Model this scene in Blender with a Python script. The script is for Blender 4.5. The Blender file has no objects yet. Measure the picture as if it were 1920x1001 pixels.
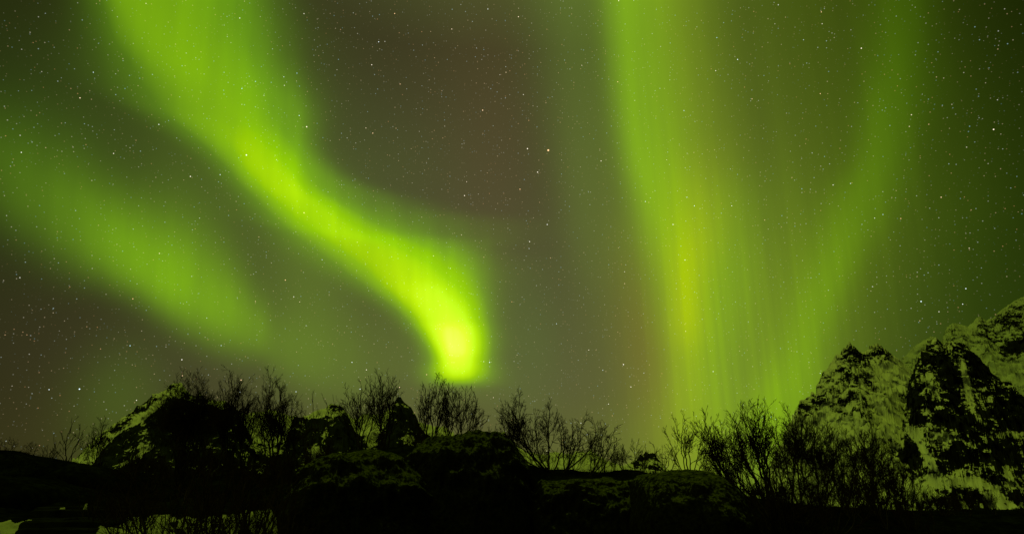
import bpy, math, random
import numpy as np

# ------------------------------------------------------------------ camera
W, H = 1920.0, 1001.0
HFOV = math.radians(80.0)
FPX = (W / 2) / math.tan(HFOV / 2)
PITCH = math.radians(20.6)
EYE = np.array([0.0, 0.0, 1.6])
scene = bpy.context.scene
COL = scene.collection
cam_data = bpy.data.cameras.new("camera")
cam_data.sensor_width = 36.0
cam_data.lens = 18.0 / math.tan(HFOV / 2)
cam_data.clip_start = 0.1
cam_data.clip_end = 30000.0
cam = bpy.data.objects.new("camera", cam_data)
cam.location = EYE
cam.rotation_euler = (math.radians(90) + PITCH, 0, 0)
COL.objects.link(cam)
scene.camera = cam

scene.view_settings.view_transform = 'Standard'
scene.view_settings.look = 'None'
scene.view_settings.exposure = 0.0
scene.view_settings.gamma = 1.0

def ray(px, py):
    """authoring helper: direction in which a feature of the photograph lies"""
    u = (px - W / 2) / FPX
    v = -(py - H / 2) / FPX
    return np.array([u, math.cos(PITCH) - math.sin(PITCH) * v, math.sin(PITCH) + math.cos(PITCH) * v])

def at(px, py, Y):
    d = ray(px, py)
    return EYE + d * (Y / d[1])

def azel(px, py):
    d = ray(px, py)
    return math.degrees(math.atan2(d[0], d[1])), math.degrees(math.asin(d[2] / np.linalg.norm(d)))

def lin(c):
    """sRGB 0..255 to linear"""
    out = []
    for v in c:
        v /= 255.0
        out.append(v / 12.92 if v <= 0.04045 else ((v + 0.055) / 1.055) ** 2.4)
    return out

# ------------------------------------------------------------------ node helper
class Nodes:
    def __init__(self, tree):
        self.t = tree
        self.n = tree.nodes
        self.n.clear()
    def new(self, kind, **kw):
        nd = self.n.new(kind)
        for k, v in kw.items():
            setattr(nd, k, v)
        return nd
    def put(self, sock, v):
        if isinstance(v, bpy.types.NodeSocket):
            self.t.links.new(v, sock)
        elif v is not None:
            sock.default_value = v
    def m(self, op, a, b=None, c=None, clamp=False):
        nd = self.new('ShaderNodeMath', operation=op, use_clamp=clamp)
        for s, v in zip(nd.inputs, (a, b, c)):
            self.put(s, v)
        return nd.outputs[0]
    def v(self, op, a, b=None, scale=None):
        nd = self.new('ShaderNodeVectorMath', operation=op)
        self.put(nd.inputs[0], a)
        if b is not None:
            self.put(nd.inputs[1], b)
        if scale is not None:
            self.put(nd.inputs['Scale'], scale)
        return nd.outputs['Value'] if op in ('DISTANCE', 'DOT_PRODUCT', 'LENGTH') else nd.outputs[0]
    def curve(self, x, pts):
        nd = self.new('ShaderNodeFloatCurve')
        cm = nd.mapping
        cm.extend = 'HORIZONTAL'
        cv = cm.curves[0]
        pts = sorted(pts)
        while len(cv.points) < len(pts):
            cv.points.new(0.5, 0.5)
        for i, p in enumerate(pts):
            cv.points[i].location = p
        cm.update()
        nd.inputs['Factor'].default_value = 1.0
        self.put(nd.inputs['Value'], x)
        return nd.outputs[0]
    def ramp(self, x, stops, interp='LINEAR'):
        nd = self.new('ShaderNodeValToRGB')
        cr = nd.color_ramp
        cr.interpolation = interp
        while len(cr.elements) < len(stops):
            cr.elements.new(0.5)
        for e, (p, c) in zip(cr.elements, sorted(stops, key=lambda s: s[0])):
            e.position = p
            e.color = tuple(c) + (1.0,) if len(c) == 3 else tuple(c)
        self.put(nd.inputs[0], x)
        return nd.outputs[0]
    def step(self, x, lo, hi):
        nd = self.new('ShaderNodeMapRange', interpolation_type='SMOOTHSTEP')
        self.put(nd.inputs['Value'], x)
        nd.inputs['From Min'].default_value = lo
        nd.inputs['From Max'].default_value = hi
        return nd.outputs[0]
    def noise(self, vec, scale, detail=2.0, rough=0.5, **kw):
        nd = self.new('ShaderNodeTexNoise', **kw)
        if vec is not None:
            self.put(nd.inputs['Vector'], vec)
        nd.inputs['Scale'].default_value = scale
        nd.inputs['Detail'].default_value = detail
        nd.inputs['Roughness'].default_value = rough
        return nd.outputs['Fac']

# ------------------------------------------------------------------ the night sky with the aurora
world = bpy.data.worlds.new("World")
scene.world = world
world.use_nodes = True
N = Nodes(world.node_tree)
w_out = N.new('ShaderNodeOutputWorld')
w_bg = N.new('ShaderNodeBackground')
N.t.links.new(w_bg.outputs[0], w_out.inputs[0])
DIR = N.new('ShaderNodeTexCoord').outputs['Generated']
DIR = N.v('NORMALIZE', DIR)
sep = N.new('ShaderNodeSeparateXYZ')
N.t.links.new(DIR, sep.inputs[0])
AZ = N.m('MULTIPLY', N.m('ARCTAN2', sep.outputs[0], sep.outputs[1]), 180 / math.pi)
EL = N.m('MULTIPLY', N.m('ARCSINE', sep.outputs[2]), 180 / math.pi)
def ne(el): return (el + 5.0) / 75.0
def na(az): return (az + 60.0) / 120.0
E01 = N.m('MULTIPLY_ADD', EL, 1 / 75.0, 5 / 75.0, clamp=True)
A01 = N.m('MULTIPLY_ADD', AZ, 1 / 120.0, 0.5)
A01c = N.m('MINIMUM', N.m('MAXIMUM', A01, 0.0), 1.0)

layers = []
def band(rows, stops, power=2.0, along='el', mod=None, plo=None):
    """one auroral curtain: rows = (edge, centre, edge, brightness), each point (px, py);
    half brightness at the edges; stops = colour against brightness"""
    ca, lo, hi, it = [], [], [], []
    for (a, c, b, i) in rows:
        for dst, p in ((lo, a), (ca, c), (hi, b)):
            az, el = azel(*p)
            dst.append((ne(el), na(az)) if along == 'el' else (na(az), ne(el)))
        it.append((ca[-1][0], min(1.0, i)))
    x, yv = (E01, A01) if along == 'el' else (A01c, E01)
    c = N.curve(x, ca)
    l = N.curve(x, lo)
    h = N.curve(x, hi)
    d = N.m('SUBTRACT', yv, c)
    qh = N.m('POWER', N.m('MAXIMUM', N.m('DIVIDE', d, N.m('SUBTRACT', h, c)), 0.0), power)
    ql = N.m('POWER', N.m('MAXIMUM', N.m('DIVIDE', d, N.m('SUBTRACT', l, c)), 0.0), plo or power)
    g = N.m('POWER', 0.5, N.m('MAXIMUM', qh, ql))
    g = N.m('MULTIPLY', g, N.curve(x, it))
    if mod is not None:
        g = N.m('MULTIPLY', g, mod)
    layers.append(N.ramp(g, [(p, c2) for p, c2 in stops]))

def blob(px, py, sx, sy, ang, col):
    """soft patch of glow; sx, sy in degrees"""
    az, el = azel(px, py)
    ca, sa = math.cos(math.radians(ang)), math.sin(math.radians(ang))
    da = N.m('SUBTRACT', AZ, az)
    de = N.m('SUBTRACT', EL, el)
    u = N.m('MULTIPLY_ADD', da, ca / sx, N.m('MULTIPLY', de, sa / sx))
    w = N.m('MULTIPLY_ADD', da, -sa / sy, N.m('MULTIPLY', de, ca / sy))
    q = N.m('MULTIPLY_ADD', u, u, N.m('MULTIPLY', w, w))
    g = N.m('POWER', 0.6065, q)
    layers.append(N.v('SCALE', tuple(col), scale=g))

# airglow and far town light: brighter towards the horizon, dark to the sides and behind
base = N.ramp(E01, [
    (ne(-4), lin((84, 84, 44))), (ne(4), lin((90, 90, 50))), (ne(10), lin((88, 86, 55))),
    (ne(18), lin((81, 78, 50))), (ne(28), lin((75, 71, 45))), (ne(40), lin((66, 63, 37))),
    (ne(52), lin((84, 96, 46))), (ne(68), lin((160, 186, 78)))])  # zenith, out of view, raised above the airglow to light the snow
fall = N.ramp(A01c, [
    (0.0, (.10, .12, .06)), (0.10, (.20, .21, .15)), (0.2, (.40, .36, .34)), (0.33, (.70, .68, .68)),
    (0.45, (.97, .97, .97)), (0.55, (.97, .97, .97)), (0.66, (.70, .74, .66)), (0.76, (.34, .42, .22)),
    (0.82, (.20, .28, .10)), (0.9, (.11, .17, .04)), (1.0, (.07, .10, .03))])
zen = N.step(EL, 42, 62)
fmix = N.new('ShaderNodeMix', data_type='RGBA')
N.put(fmix.inputs['Factor'], zen)
N.put(fmix.inputs[6], fall)
fmix.inputs[7].default_value = (1, 1, 1, 1)
layers.append(N.v('MULTIPLY', base, fmix.outputs[2]))

# rays along the curtains: lines of the magnetic field, leaning together high overhead
ra = N.m('MULTIPLY_ADD', N.m('SUBTRACT', AZ, 12.0), N.m('MULTIPLY_ADD', EL, -0.0035, 1.0), 12.0)
def ray_noise(k, ke, det, amp):
    cz = N.new('ShaderNodeCombineXYZ')
    N.put(cz.inputs[0], N.m('MULTIPLY', ra, k))
    N.put(cz.inputs[1], N.m('MULTIPLY', EL, ke))
    nz = N.noise(cz.outputs[0], 1.0, det, 0.6)
    return N.m('MULTIPLY_ADD', N.m('SUBTRACT', nz, 0.5), amp, 1.0)
low = N.m('SUBTRACT', 1.0, N.step(EL, 8.0, 34.0))
lowk = N.m('MULTIPLY_ADD', low, 0.75, 0.25)
fine = N.m('ADD', 1.0, N.m('MULTIPLY', N.m('SUBTRACT', ray_noise(1.25, 0.02, 3.0, 0.58), 1.0), lowk))
RAYS = N.m('MULTIPLY', ray_noise(0.32, 0.03, 2.0, 0.46), fine)
WISP = N.m('MULTIPLY', ray_noise(0.45, 0.05, 3.0, 0.75), ray_noise(0.12, 0.10, 3.0, 0.5))

G1 = [(0.0, (0, 0, 0)), (.2, (.045, .120, .002)), (.42, (.165, .375, .006)), (.62, (.43, .74, .006)),
      (.8, (.66, .98, .012)), (1.0, (.92, 1.05, .24))]
# main arc
band([
    ((165, -60), (245, -60), (430, -60), .38),
    ((190, 0), (272, 0), (448, 0), .39),
    ((232, 100), (328, 100), (474, 100), .41),
    ((298, 200), (420, 200), (512, 200), .385),
    ((362, 250), (470, 250), (536, 250), .43),
    ((420, 300), (506, 300), (562, 300), .50),
    ((464, 350), (538, 350), (590, 350), .54),
    ((514, 400), (592, 400), (664, 400), .50),
    ((576, 450), (664, 450), (760, 450), .505),
    ((648, 500), (752, 500), (858, 500), .54),
    ((720, 550), (808, 550), (884, 550), .66),
    ((778, 600), (842, 600), (897, 600), .75),
    ((806, 640), (851, 640), (902, 640), .89),
    ((816, 670), (856, 670), (903, 670), .80),
    ((812, 696), (860, 696), (908, 696), .66),
    ((810, 712), (860, 712), (908, 712), .44),
    ((806, 724), (860, 724), (910, 724), .15),
    ((800, 736), (860, 736), (912, 736), .02),
    ((800, 780), (860, 780), (912, 780), .0)], G1, 2.1, plo=2.7, mod=N.m('MULTIPLY_ADD', N.m('SUBTRACT', WISP, 1.0), 0.35, 1.0))
GR = [(0.0, (0, 0, 0)), (1.0, (.17, .46, .012))]
# green veil on the upper side of the arc
band([
    ((330, -40), (420, -40), (490, -40), .32),
    ((390, 80), (460, 80), (520, 80), .28),
    ((460, 200), (522, 200), (572, 200), .40),
    ((510, 300), (552, 300), (596, 300), .40),
    ((560, 380), (630, 380), (740, 380), .28),
    ((620, 430), (730, 430), (870, 430), .30),
    ((740, 470), (812, 470), (886, 470), .54),
    ((800, 540), (855, 540), (898, 540), .48),
    ((800, 620), (880, 620), (914, 620), .36),
    ((790, 690), (875, 690), (918, 690), .22),
    ((780, 740), (880, 740), (950, 740), .05),
    ((780, 800), (880, 800), (950, 800), .0)], GR, 2.25, plo=2.0, mod=WISP)
# second arc, low at the left
band([
    ((-60, 190), (-60, 250), (-60, 350), .12),
    ((0, 215), (0, 300), (0, 400), .17),
    ((120, 290), (120, 385), (120, 480), .30),
    ((220, 375), (220, 455), (220, 525), .54),
    ((300, 415), (300, 506), (300, 572), .66),
    ((380, 460), (380, 548), (380, 622), .57),
    ((450, 525), (450, 592), (450, 655), .40),
    ((490, 570), (490, 620), (490, 668), .30),
    ((520, 590), (520, 640), (520, 695), .16),
    ((600, 600), (600, 672), (600, 735), .13),
    ((680, 610), (680, 690), (680, 760), .07),
    ((760, 620), (760, 705), (760, 770), .0)], [(0.0, (0, 0, 0)), (1.0, (.205, .50, .010))], 2.6, along='az', plo=1.8, mod=N.m('MULTIPLY_ADD', N.m('SUBTRACT', WISP, 1.0), 0.6, 1.0))
# bright left edge of the great curtain
band([
    ((1136, -40), (1168, -40), (1255, -40), .84),
    ((1138, 0), (1170, 0), (1262, 0), .82),
    ((1146, 100), (1178, 100), (1275, 100), .80),
    ((1155, 200), (1188, 200), (1285, 200), .80),
    ((1170, 300), (1205, 300), (1300, 300), .82),
    ((1188, 380), (1232, 380), (1340, 380), .78),
    ((1204, 450), (1262, 450), (1362, 450), .74),
    ((1225, 520), (1285, 520), (1378, 520), .70),
    ((1240, 600), (1292, 600), (1384, 600), .64),
    ((1252, 680), (1298, 680), (1384, 680), .52),
    ((1250, 760), (1302, 760), (1384, 760), .42),
    ((1240, 850), (1305, 850), (1370, 850), .22)], [(0.0, (0, 0, 0)), (1.0, (.145, .345, .014))], 1.9, plo=1.9, mod=RAYS)
# yellow core of the curtain
band([
    ((1230, 250), (1300, 250), (1360, 250), .20),
    ((1245, 350), (1300, 350), (1350, 350), .42),
    ((1250, 430), (1296, 430), (1340, 430), .70),
    ((1255, 500), (1290, 500), (1325, 500), .95),
    ((1260, 560), (1288, 560), (1318, 560), 1.0),
    ((1262, 620), (1290, 620), (1320, 620), .80),
    ((1264, 700), (1296, 700), (1325, 700), .30),
    ((1262, 780), (1300, 780), (1335, 780), .2),
    ((1255, 860), (1302, 860), (1350, 860), .15)], [(0.0, (0, 0, 0)), (1.0, (.150, .125, .001))], 1.8, mod=RAYS)
# wide veil between the two curtains
band([
    ((1150, -40), (1330, -40), (1640, -40), .44),
    ((1165, 150), (1380, 150), (1650, 150), .48),
    ((1185, 300), (1400, 300), (1660, 300), .60),
    ((1215, 420), (1420, 420), (1660, 420), .78),
    ((1232, 520), (1430, 520), (1640, 520), .90),
    ((1235, 620), (1430, 620), (1620, 620), .90),
    ((1225, 720), (1420, 720), (1610, 720), .90),
    ((1190, 820), (1400, 820), (1680, 820), .80),
    ((1150, 940), (1380, 940), (1680, 940), .5)], [(0.0, (0, 0, 0)), (1.0, (.100, .172, .006))], 2.2, mod=RAYS)
# right ray
band([
    ((1640, -40), (1690, -40), (1735, -40), .27),
    ((1632, 100), (1680, 100), (1730, 100), .36),
    ((1618, 200), (1656, 200), (1718, 200), .42),
    ((1602, 300), (1640, 300), (1695, 300), .44),
    ((1560, 380), (1606, 380), (1665, 380), .46),
    ((1528, 460), (1576, 460), (1622, 460), .52),
    ((1500, 540), (1546, 540), (1585, 540), .60),
    ((1470, 620), (1520, 620), (1560, 620), .60),
    ((1440, 690), (1490, 690), (1540, 690), .72),
    ((1415, 750), (1465, 750), (1530, 750), .80),
    ((1390, 840), (1440, 840), (1510, 840), .40)], [(0.0, (0, 0, 0)), (1.0, (.068, .180, .0))], 2.0, mod=RAYS)
# thin ray left of the right curtain
band([
    ((1000, -40), (1075, -40), (1130, -40), .26),
    ((1020, 150), (1085, 150), (1145, 150), .22),
    ((1040, 300), (1092, 300), (1160, 300), .22),
    ((1060, 450), (1105, 450), (1180, 450), .18),
    ((1080, 600), (1130, 600), (1200, 600), .08),
    ((1080, 750), (1130, 750), (1200, 750), .0)], [(0.0, (0, 0, 0)), (1.0, (.12, .26, .03))], 2.0)
# reddish fringe along the curtain's lower left
blob(1215, 690, 2.2, 7.0, 8, (.034, .013, .000))
blob(1215, 590, 1.6, 6.0, 6, (.020, .006, .000))
blob(905, 130, 5.0, 9.0, -4, (.006, .002, .000))
blob(930, 330, 3.0, 9.0, 0, (.009, .004, .002))
# faint green glows
blob(420, 330, 9.0, 4.5, -38, (.026, .060, .003))
blob(225, 745, 2.3, 3.2, 0, (.016, .045, .000))
blob(580, 500, 3.0, 6.5, 0, (.022, .046, .003))
blob(650, 640, 8.0, 5.0, -20, (.012, .030, .000))
blob(990, 630, 2.6, 5.5, 0, (.008, .035, .003))
blob(60, 270, 7.0, 6.0, 0, (.004, .022, .000))
blob(1760, 600, 8.0, 9.0, 0, (.004, .012, .000))
blob(1790, 350, 7.0, 12.0, 0, (.002, .010, .000))
blob(700, 330, 6.0, 5.0, 0, (.010, .026, .003))

# unseen glow behind the camera's left shoulder, added to light the mountain snow
da = N.m('DIVIDE', N.m('ADD', AZ, 125.0), 27.0)
de = N.m('DIVIDE', N.m('SUBTRACT', EL, 42.0), 22.0)
gb = N.m('POWER', 0.6065, N.m('MULTIPLY_ADD', da, da, N.m('MULTIPLY', de, de)))
layers.append(N.v('SCALE', (.30, .40, .07), scale=gb))

sky = layers[0]
for c in layers[1:]:
    sky = N.v('ADD', sky, c)
# where the green oxygen light is strong the bluish airglow drowns in it
sp = N.new('ShaderNodeSeparateXYZ')
N.put(sp.inputs[0], sky)
keep = N.m('MAXIMUM', N.m('MULTIPLY_ADD', sp.outputs[1], -1.8, 1.12), 0.10)
keep = N.m('MINIMUM', N.m('MAXIMUM', keep, N.m('MULTIPLY_ADD', sp.outputs[1], 1.6, -1.3)), 1.0)
cb = N.new('ShaderNodeCombineXYZ')
N.put(cb.inputs[0], sp.outputs[0])
N.put(cb.inputs[1], sp.outputs[1])
N.put(cb.inputs[2], N.m('MULTIPLY', sp.outputs[2], keep))
sky = cb.outputs[0]

# stars: thousands of faint ones plus the bright ones where they stand
def star_field(scale, r, expo, amp):
    vo = N.new('ShaderNodeTexVoronoi', voronoi_dimensions='3D', feature='F1')
    N.put(vo.inputs['Vector'], DIR)
    vo.inputs['Scale'].default_value = scale
    sc = N.new('ShaderNodeSeparateColor')
    N.put(sc.inputs[0], vo.outputs['Color'])
    disc = N.m('SUBTRACT', 1.0, N.step(vo.outputs['Distance'], r * 0.35, r))
    b = N.m('MULTIPLY', N.m('MULTIPLY', N.m('POWER', sc.outputs[0], expo), amp), disc)
    tint = N.ramp(sc.outputs[1], [(0, (1.0, .46, .20)), (.4, (1.0, .78, .48)), (.68, (1.0, 1.0, .85)), (1, (.45, .85, 1.0))])
    return N.v('SCALE', tint, scale=b)
sky = N.v('ADD', sky, star_field(300.0, 0.27, 6.0, 0.36))
sky = N.v('ADD', sky, star_field(110.0, 0.10, 8.0, 1.1))
BRIGHT = [(1028,282,1.9),(989,279,1.1),(1008,323,1.0),(975,355,.9),(993,453,.9),(992,466,.6),(1026,421,.9),(905,207,1.0),
 (575,238,1.1),(561,217,.7),(462,291,1.1),(570,399,.9),(699,250,.8),(357,331,.9),(213,288,.7),(697,122,.8),(740,26,.8),
 (847,55,.7),(710,79,.8),(875,341,.6),(871,367,.9),(1127,302,.8),(1091,123,.6),(1615,91,.9),(1383,112,.8),(1863,243,1.0),
 (1210,378,.7),(1372,386,.7),(1302,386,.7),(1263,421,.6),(1288,370,.6),(1562,347,.7),(1538,176,.7),(1727,565,1.0),
 (1811,541,.8),(1805,570,.7),(149,729,1.1),(92,730,.7),(341,674,.9),(342,704,.7),(256,750,.7),(535,525,.9),(479,565,.6),
 (562,566,.6),(604,487,.6),(150,184,.8),(175,136,.6),(40,286,.7),(660,679,.8),(687,693,.8),(749,726,.9),(675,729,.9),
 (818,740,.8),(1169,683,1.0),(1183,725,.8),(1104,656,.7),(1141,757,.7),(1148,779,.5),(925,745,.6),(450,735,.9),(555,734,.7),
 (452,712,.9),(918,679,.9),(972,32,.8),(1540,23,.7),(1342,133,.7),(1160,2,.8),(1485,333,.5),(1640,409,.6),(1250,300,.5)]
dmin = None
for (px, py, s) in BRIGHT:
    d = ray(px, py)
    d = d / np.linalg.norm(d)
    q = N.m('DIVIDE', N.v('DISTANCE', DIR, tuple(float(t) for t in d)), 0.00098 * s)
    dmin = q if dmin is None else N.m('MINIMUM', dmin, q)
bs = N.m('SUBTRACT', 1.0, N.step(dmin, 0.4, 1.0))
wn = N.new('ShaderNodeTexNoise')
N.put(wn.inputs['Vector'], DIR)
wn.inputs['Scale'].default_value = 40.0
warm = N.ramp(wn.outputs['Fac'], [(.40, (1.0, .60, .30)), (.5, (1.0, .85, .65)), (.62, (.75, .93, 1.0))])
sky = N.v('ADD', sky, N.v('SCALE', warm, scale=N.m('MULTIPLY', bs, 1.5)))
# only the upper half of the sky shines
up = N.step(EL, -6.0, -1.0)
sky = N.v('SCALE', sky, scale=up)
N.put(w_bg.inputs['Color'], sky)
w_bg.inputs['Strength'].default_value = 1.0

#TERRAIN
# ------------------------------------------------------------------ noise and mesh helpers
def _hash(ix, iy, seed):
    h = (ix.astype(np.int64) * 374761393 + iy.astype(np.int64) * 668265263 + seed * 974634777) & 0xFFFFFFFF
    h = ((h ^ (h >> 13)) * 1274126177) & 0xFFFFFFFF
    h = h ^ (h >> 16)
    return (h & 0xFFFF) / 65535.0
def vnoise(x, y, seed=0):
    ix, iy = np.floor(x), np.floor(y)
    fx, fy = x - ix, y - iy
    fx, fy = fx * fx * (3 - 2 * fx), fy * fy * (3 - 2 * fy)
    a, b = _hash(ix, iy, seed), _hash(ix + 1, iy, seed)
    c, d = _hash(ix, iy + 1, seed), _hash(ix + 1, iy + 1, seed)
    return (a + (b - a) * fx) * (1 - fy) + (c + (d - c) * fx) * fy
def fbm(x, y, octv=5, seed=0, gain=0.5):
    t, a, n = 0.0, 1.0, 0.0
    for o in range(octv):
        t = t + a * vnoise(x + o * 17.3, y - o * 9.1, seed + o)
        n += a
        a *= gain
        x, y = x * 2.03, y * 2.03
    return t / n
def ridged(x, y, octv=5, seed=0, gain=0.5):
    t, a, n = 0.0, 1.0, 0.0
    for o in range(octv):
        t = t + a * (1 - np.abs(2 * vnoise(x + o * 13.7, y + o * 5.9, seed + o) - 1))
        n += a
        a *= gain
        x, y = x * 2.07, y * 2.07
    return t / n
def sstep(x, a, b):
    t = np.clip((x - a) / (b - a), 0, 1)
    return t * t * (3 - 2 * t)

def grid_obj(name, P, mat, attr=None, parent=None, smooth=True):
    """P: (rows, cols, 3) array of points -> one mesh object"""
    r, c = P.shape[:2]
    me = bpy.data.meshes.new(name)
    idx = np.arange(r * c).reshape(r, c)
    q = np.stack([idx[:-1, :-1], idx[:-1, 1:], idx[1:, 1:], idx[1:, :-1]], -1).reshape(-1, 4)
    me.vertices.add(r * c)
    me.vertices.foreach_set('co', P.reshape(-1).astype(np.float32))
    me.loops.add(q.size)
    me.loops.foreach_set('vertex_index', q.reshape(-1).astype(np.int32))
    me.polygons.add(len(q))
    me.polygons.foreach_set('loop_start', np.arange(0, q.size, 4, dtype=np.int32))
    me.polygons.foreach_set('use_smooth', np.full(len(q), smooth))
    me.update(calc_edges=True)
    for k, v in (attr or {}).items():
        at_ = me.attributes.new(k, 'FLOAT', 'POINT')
        at_.data.foreach_set('value', v.reshape(-1).astype(np.float32))
    me.materials.append(mat)
    ob = bpy.data.objects.new(name, me)
    ob.parent = parent
    COL.objects.link(ob)
    return ob

def tag(o, label=None, category=None, group=None, kind=None):
    for k, v in (('label', label), ('category', category), ('group', group), ('kind', kind)):
        if v:
            o[k] = v
    return o

def material(name):
    m = bpy.data.materials.new(name)
    m.use_nodes = True
    n = Nodes(m.node_tree)
    out = n.new('ShaderNodeOutputMaterial')
    b = n.new('ShaderNodeBsdfPrincipled')
    b.inputs['Roughness'].default_value = 0.9
    b.inputs['Specular IOR Level'].default_value = 0.0
    n.t.links.new(b.outputs[0], out.inputs[0])
    return m, n, b
def obj_co(n):
    return n.new('ShaderNodeTexCoord').outputs['Object']
def scaled(n, vec, sx, sy, sz):
    return n.v('MULTIPLY', vec, (sx, sy, sz))

# ------------------------------------------------------------------ materials of the land
def mountain_material(name, sx, sy, sz, rock_col, snow_col):
    m, n, b = material(name)
    at_ = n.new('ShaderNodeAttribute', attribute_name='rock').outputs['Fac']
    co = obj_co(n)
    f = n.noise(scaled(n, co, sx, sy, sz), 1.0, 5.0, 0.62)
    f2 = n.noise(scaled(n, co, sx * 3.1, sy * 3.1, sz * 3.6), 1.0, 3.0, 0.6)
    v = n.m('MULTIPLY_ADD', n.m('SUBTRACT', f, 0.5), 1.7, at_)
    v = n.m('MULTIPLY_ADD', n.m('SUBTRACT', f2, 0.5), 1.05, v)
    k = n.step(v, 0.47, 0.535)
    rockn = n.noise(scaled(n, co, .03, .03, .05), 1.0, 4.0, 0.6)
    rc = n.ramp(rockn, [(.35, [c * .55 for c in rock_col]), (.65, [c * 1.3 for c in rock_col])])
    sn = n.noise(scaled(n, co, .012, .012, .02), 1.0, 3.0, 0.6)
    sc = n.ramp(sn, [(.3, [c * .88 for c in snow_col]), (.7, snow_col)])
    mix = n.new('ShaderNodeMix', data_type='RGBA')
    n.put(mix.inputs['Factor'], k)
    n.put(mix.inputs[6], sc)
    n.put(mix.inputs[7], rc)
    n.put(b.inputs['Base Color'], mix.outputs[2])
    bump = n.new('ShaderNodeBump')
    bump.inputs['Strength'].default_value = 0.25
    bump.inputs['Distance'].default_value = 4.0
    n.put(bump.inputs['Height'], f)
    n.t.links.new(bump.outputs[0], b.inputs['Normal'])
    return m
M_FAR = mountain_material('snowy_rock_far', .050, .030, .115, (.018, .018, .015), (.76, .78, .80))
M_FAR_DIM = mountain_material('snowy_rock_far_dimmed', .050, .030, .115, (.018, .018, .015), (.54, .58, .56))  # snow painted darker for the light falloff towards the far right edge
M_CRAG = mountain_material('dark_crag', .07, .05, .13, (.018, .020, .014), (.66, .68, .68))

m, n, b = material('dark_heath')
co = obj_co(n)
h1 = n.noise(co, 0.9, 5.0, 0.65)
h2 = n.noise(co, 7.0, 3.0, 0.6)
c1 = n.ramp(n.m('MULTIPLY_ADD', h2, 0.4, n.m('MULTIPLY', h1, 0.6)), [
    (.36, (.0014, .0017, .0008)), (.5, (.0050, .0058, .0018)), (.64, (.0140, .0160, .0034))])
n.put(b.inputs['Base Color'], c1)
M_HEATH = m

m, n, b = material('mossy_rock')
co = obj_co(n)
h1 = n.noise(co, 0.8, 6.0, 0.68)
h2 = n.noise(co, 11.0, 6.0, 0.72)
geo = n.new('ShaderNodeNewGeometry')
sz = n.new('ShaderNodeSeparateXYZ')
n.put(sz.inputs[0], geo.outputs['Normal'])
moss = n.m('ADD', n.m('MULTIPLY', n.m('SUBTRACT', n.m('MULTIPLY_ADD', h2, .80, n.m('MULTIPLY', h1, .40)), .6), 2.4), n.m('MULTIPLY', sz.outputs[2], .85))
k = n.step(moss, 0.44, 0.84)
mix = n.new('ShaderNodeMix', data_type='RGBA')
n.put(mix.inputs['Factor'], k)
n.put(mix.inputs[6], n.ramp(h2, [(.36, (.005, .005, .003)), (.64, (.026, .025, .012))]))
n.put(mix.inputs[7], n.ramp(h2, [(.38, (.016, .019, .004)), (.5, (.070, .082, .012)), (.62, (.150, .160, .030))]))
n.put(b.inputs['Base Color'], mix.outputs[2])
bump = n.new('ShaderNodeBump')
bump.inputs['Strength'].default_value = 0.8
bump.inputs['Distance'].default_value = 0.15
n.put(bump.inputs['Height'], h2)
n.t.links.new(bump.outputs[0], b.inputs['Normal'])
M_MOSSROCK = m

m, n, b = material('snow')
co = obj_co(n)
h1 = n.noise(co, 3.0, 4.0, 0.6)
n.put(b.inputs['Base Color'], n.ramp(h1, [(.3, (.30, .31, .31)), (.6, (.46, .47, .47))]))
bump = n.new('ShaderNodeBump')
bump.inputs['Strength'].default_value = 0.5
bump.inputs['Distance'].default_value = 0.1
n.put(bump.inputs['Height'], h1)
n.t.links.new(bump.outputs[0], b.inputs['Normal'])
M_SNOW = m

m, n, b = material('weathered_stone')
co = obj_co(n)
h1 = n.noise(co, 4.0, 5.0, 0.65)
n.put(b.inputs['Base Color'], n.ramp(h1, [(.3, (.005, .005, .004)), (.6, (.018, .019, .013))]))
M_STONE = m

m, n, b = material('birch_bark')
co = obj_co(n)
h1 = n.noise(scaled(n, co, 6, 6, 1.5), 1.0, 3.0, 0.6)
n.put(b.inputs['Base Color'], n.ramp(h1, [(.3, (.020, .014, .008)), (.65, (.060, .045, .026))]))
M_BARK = m
m, n, b = material('birch_twig')
n.put(b.inputs['Base Color'], n.ramp(n.noise(obj_co(n), 2.0, 2.0, 0.5), [(.3, (.018, .010, .005)), (.7, (.042, .026, .013))]))
M_TWIG = m

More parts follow.
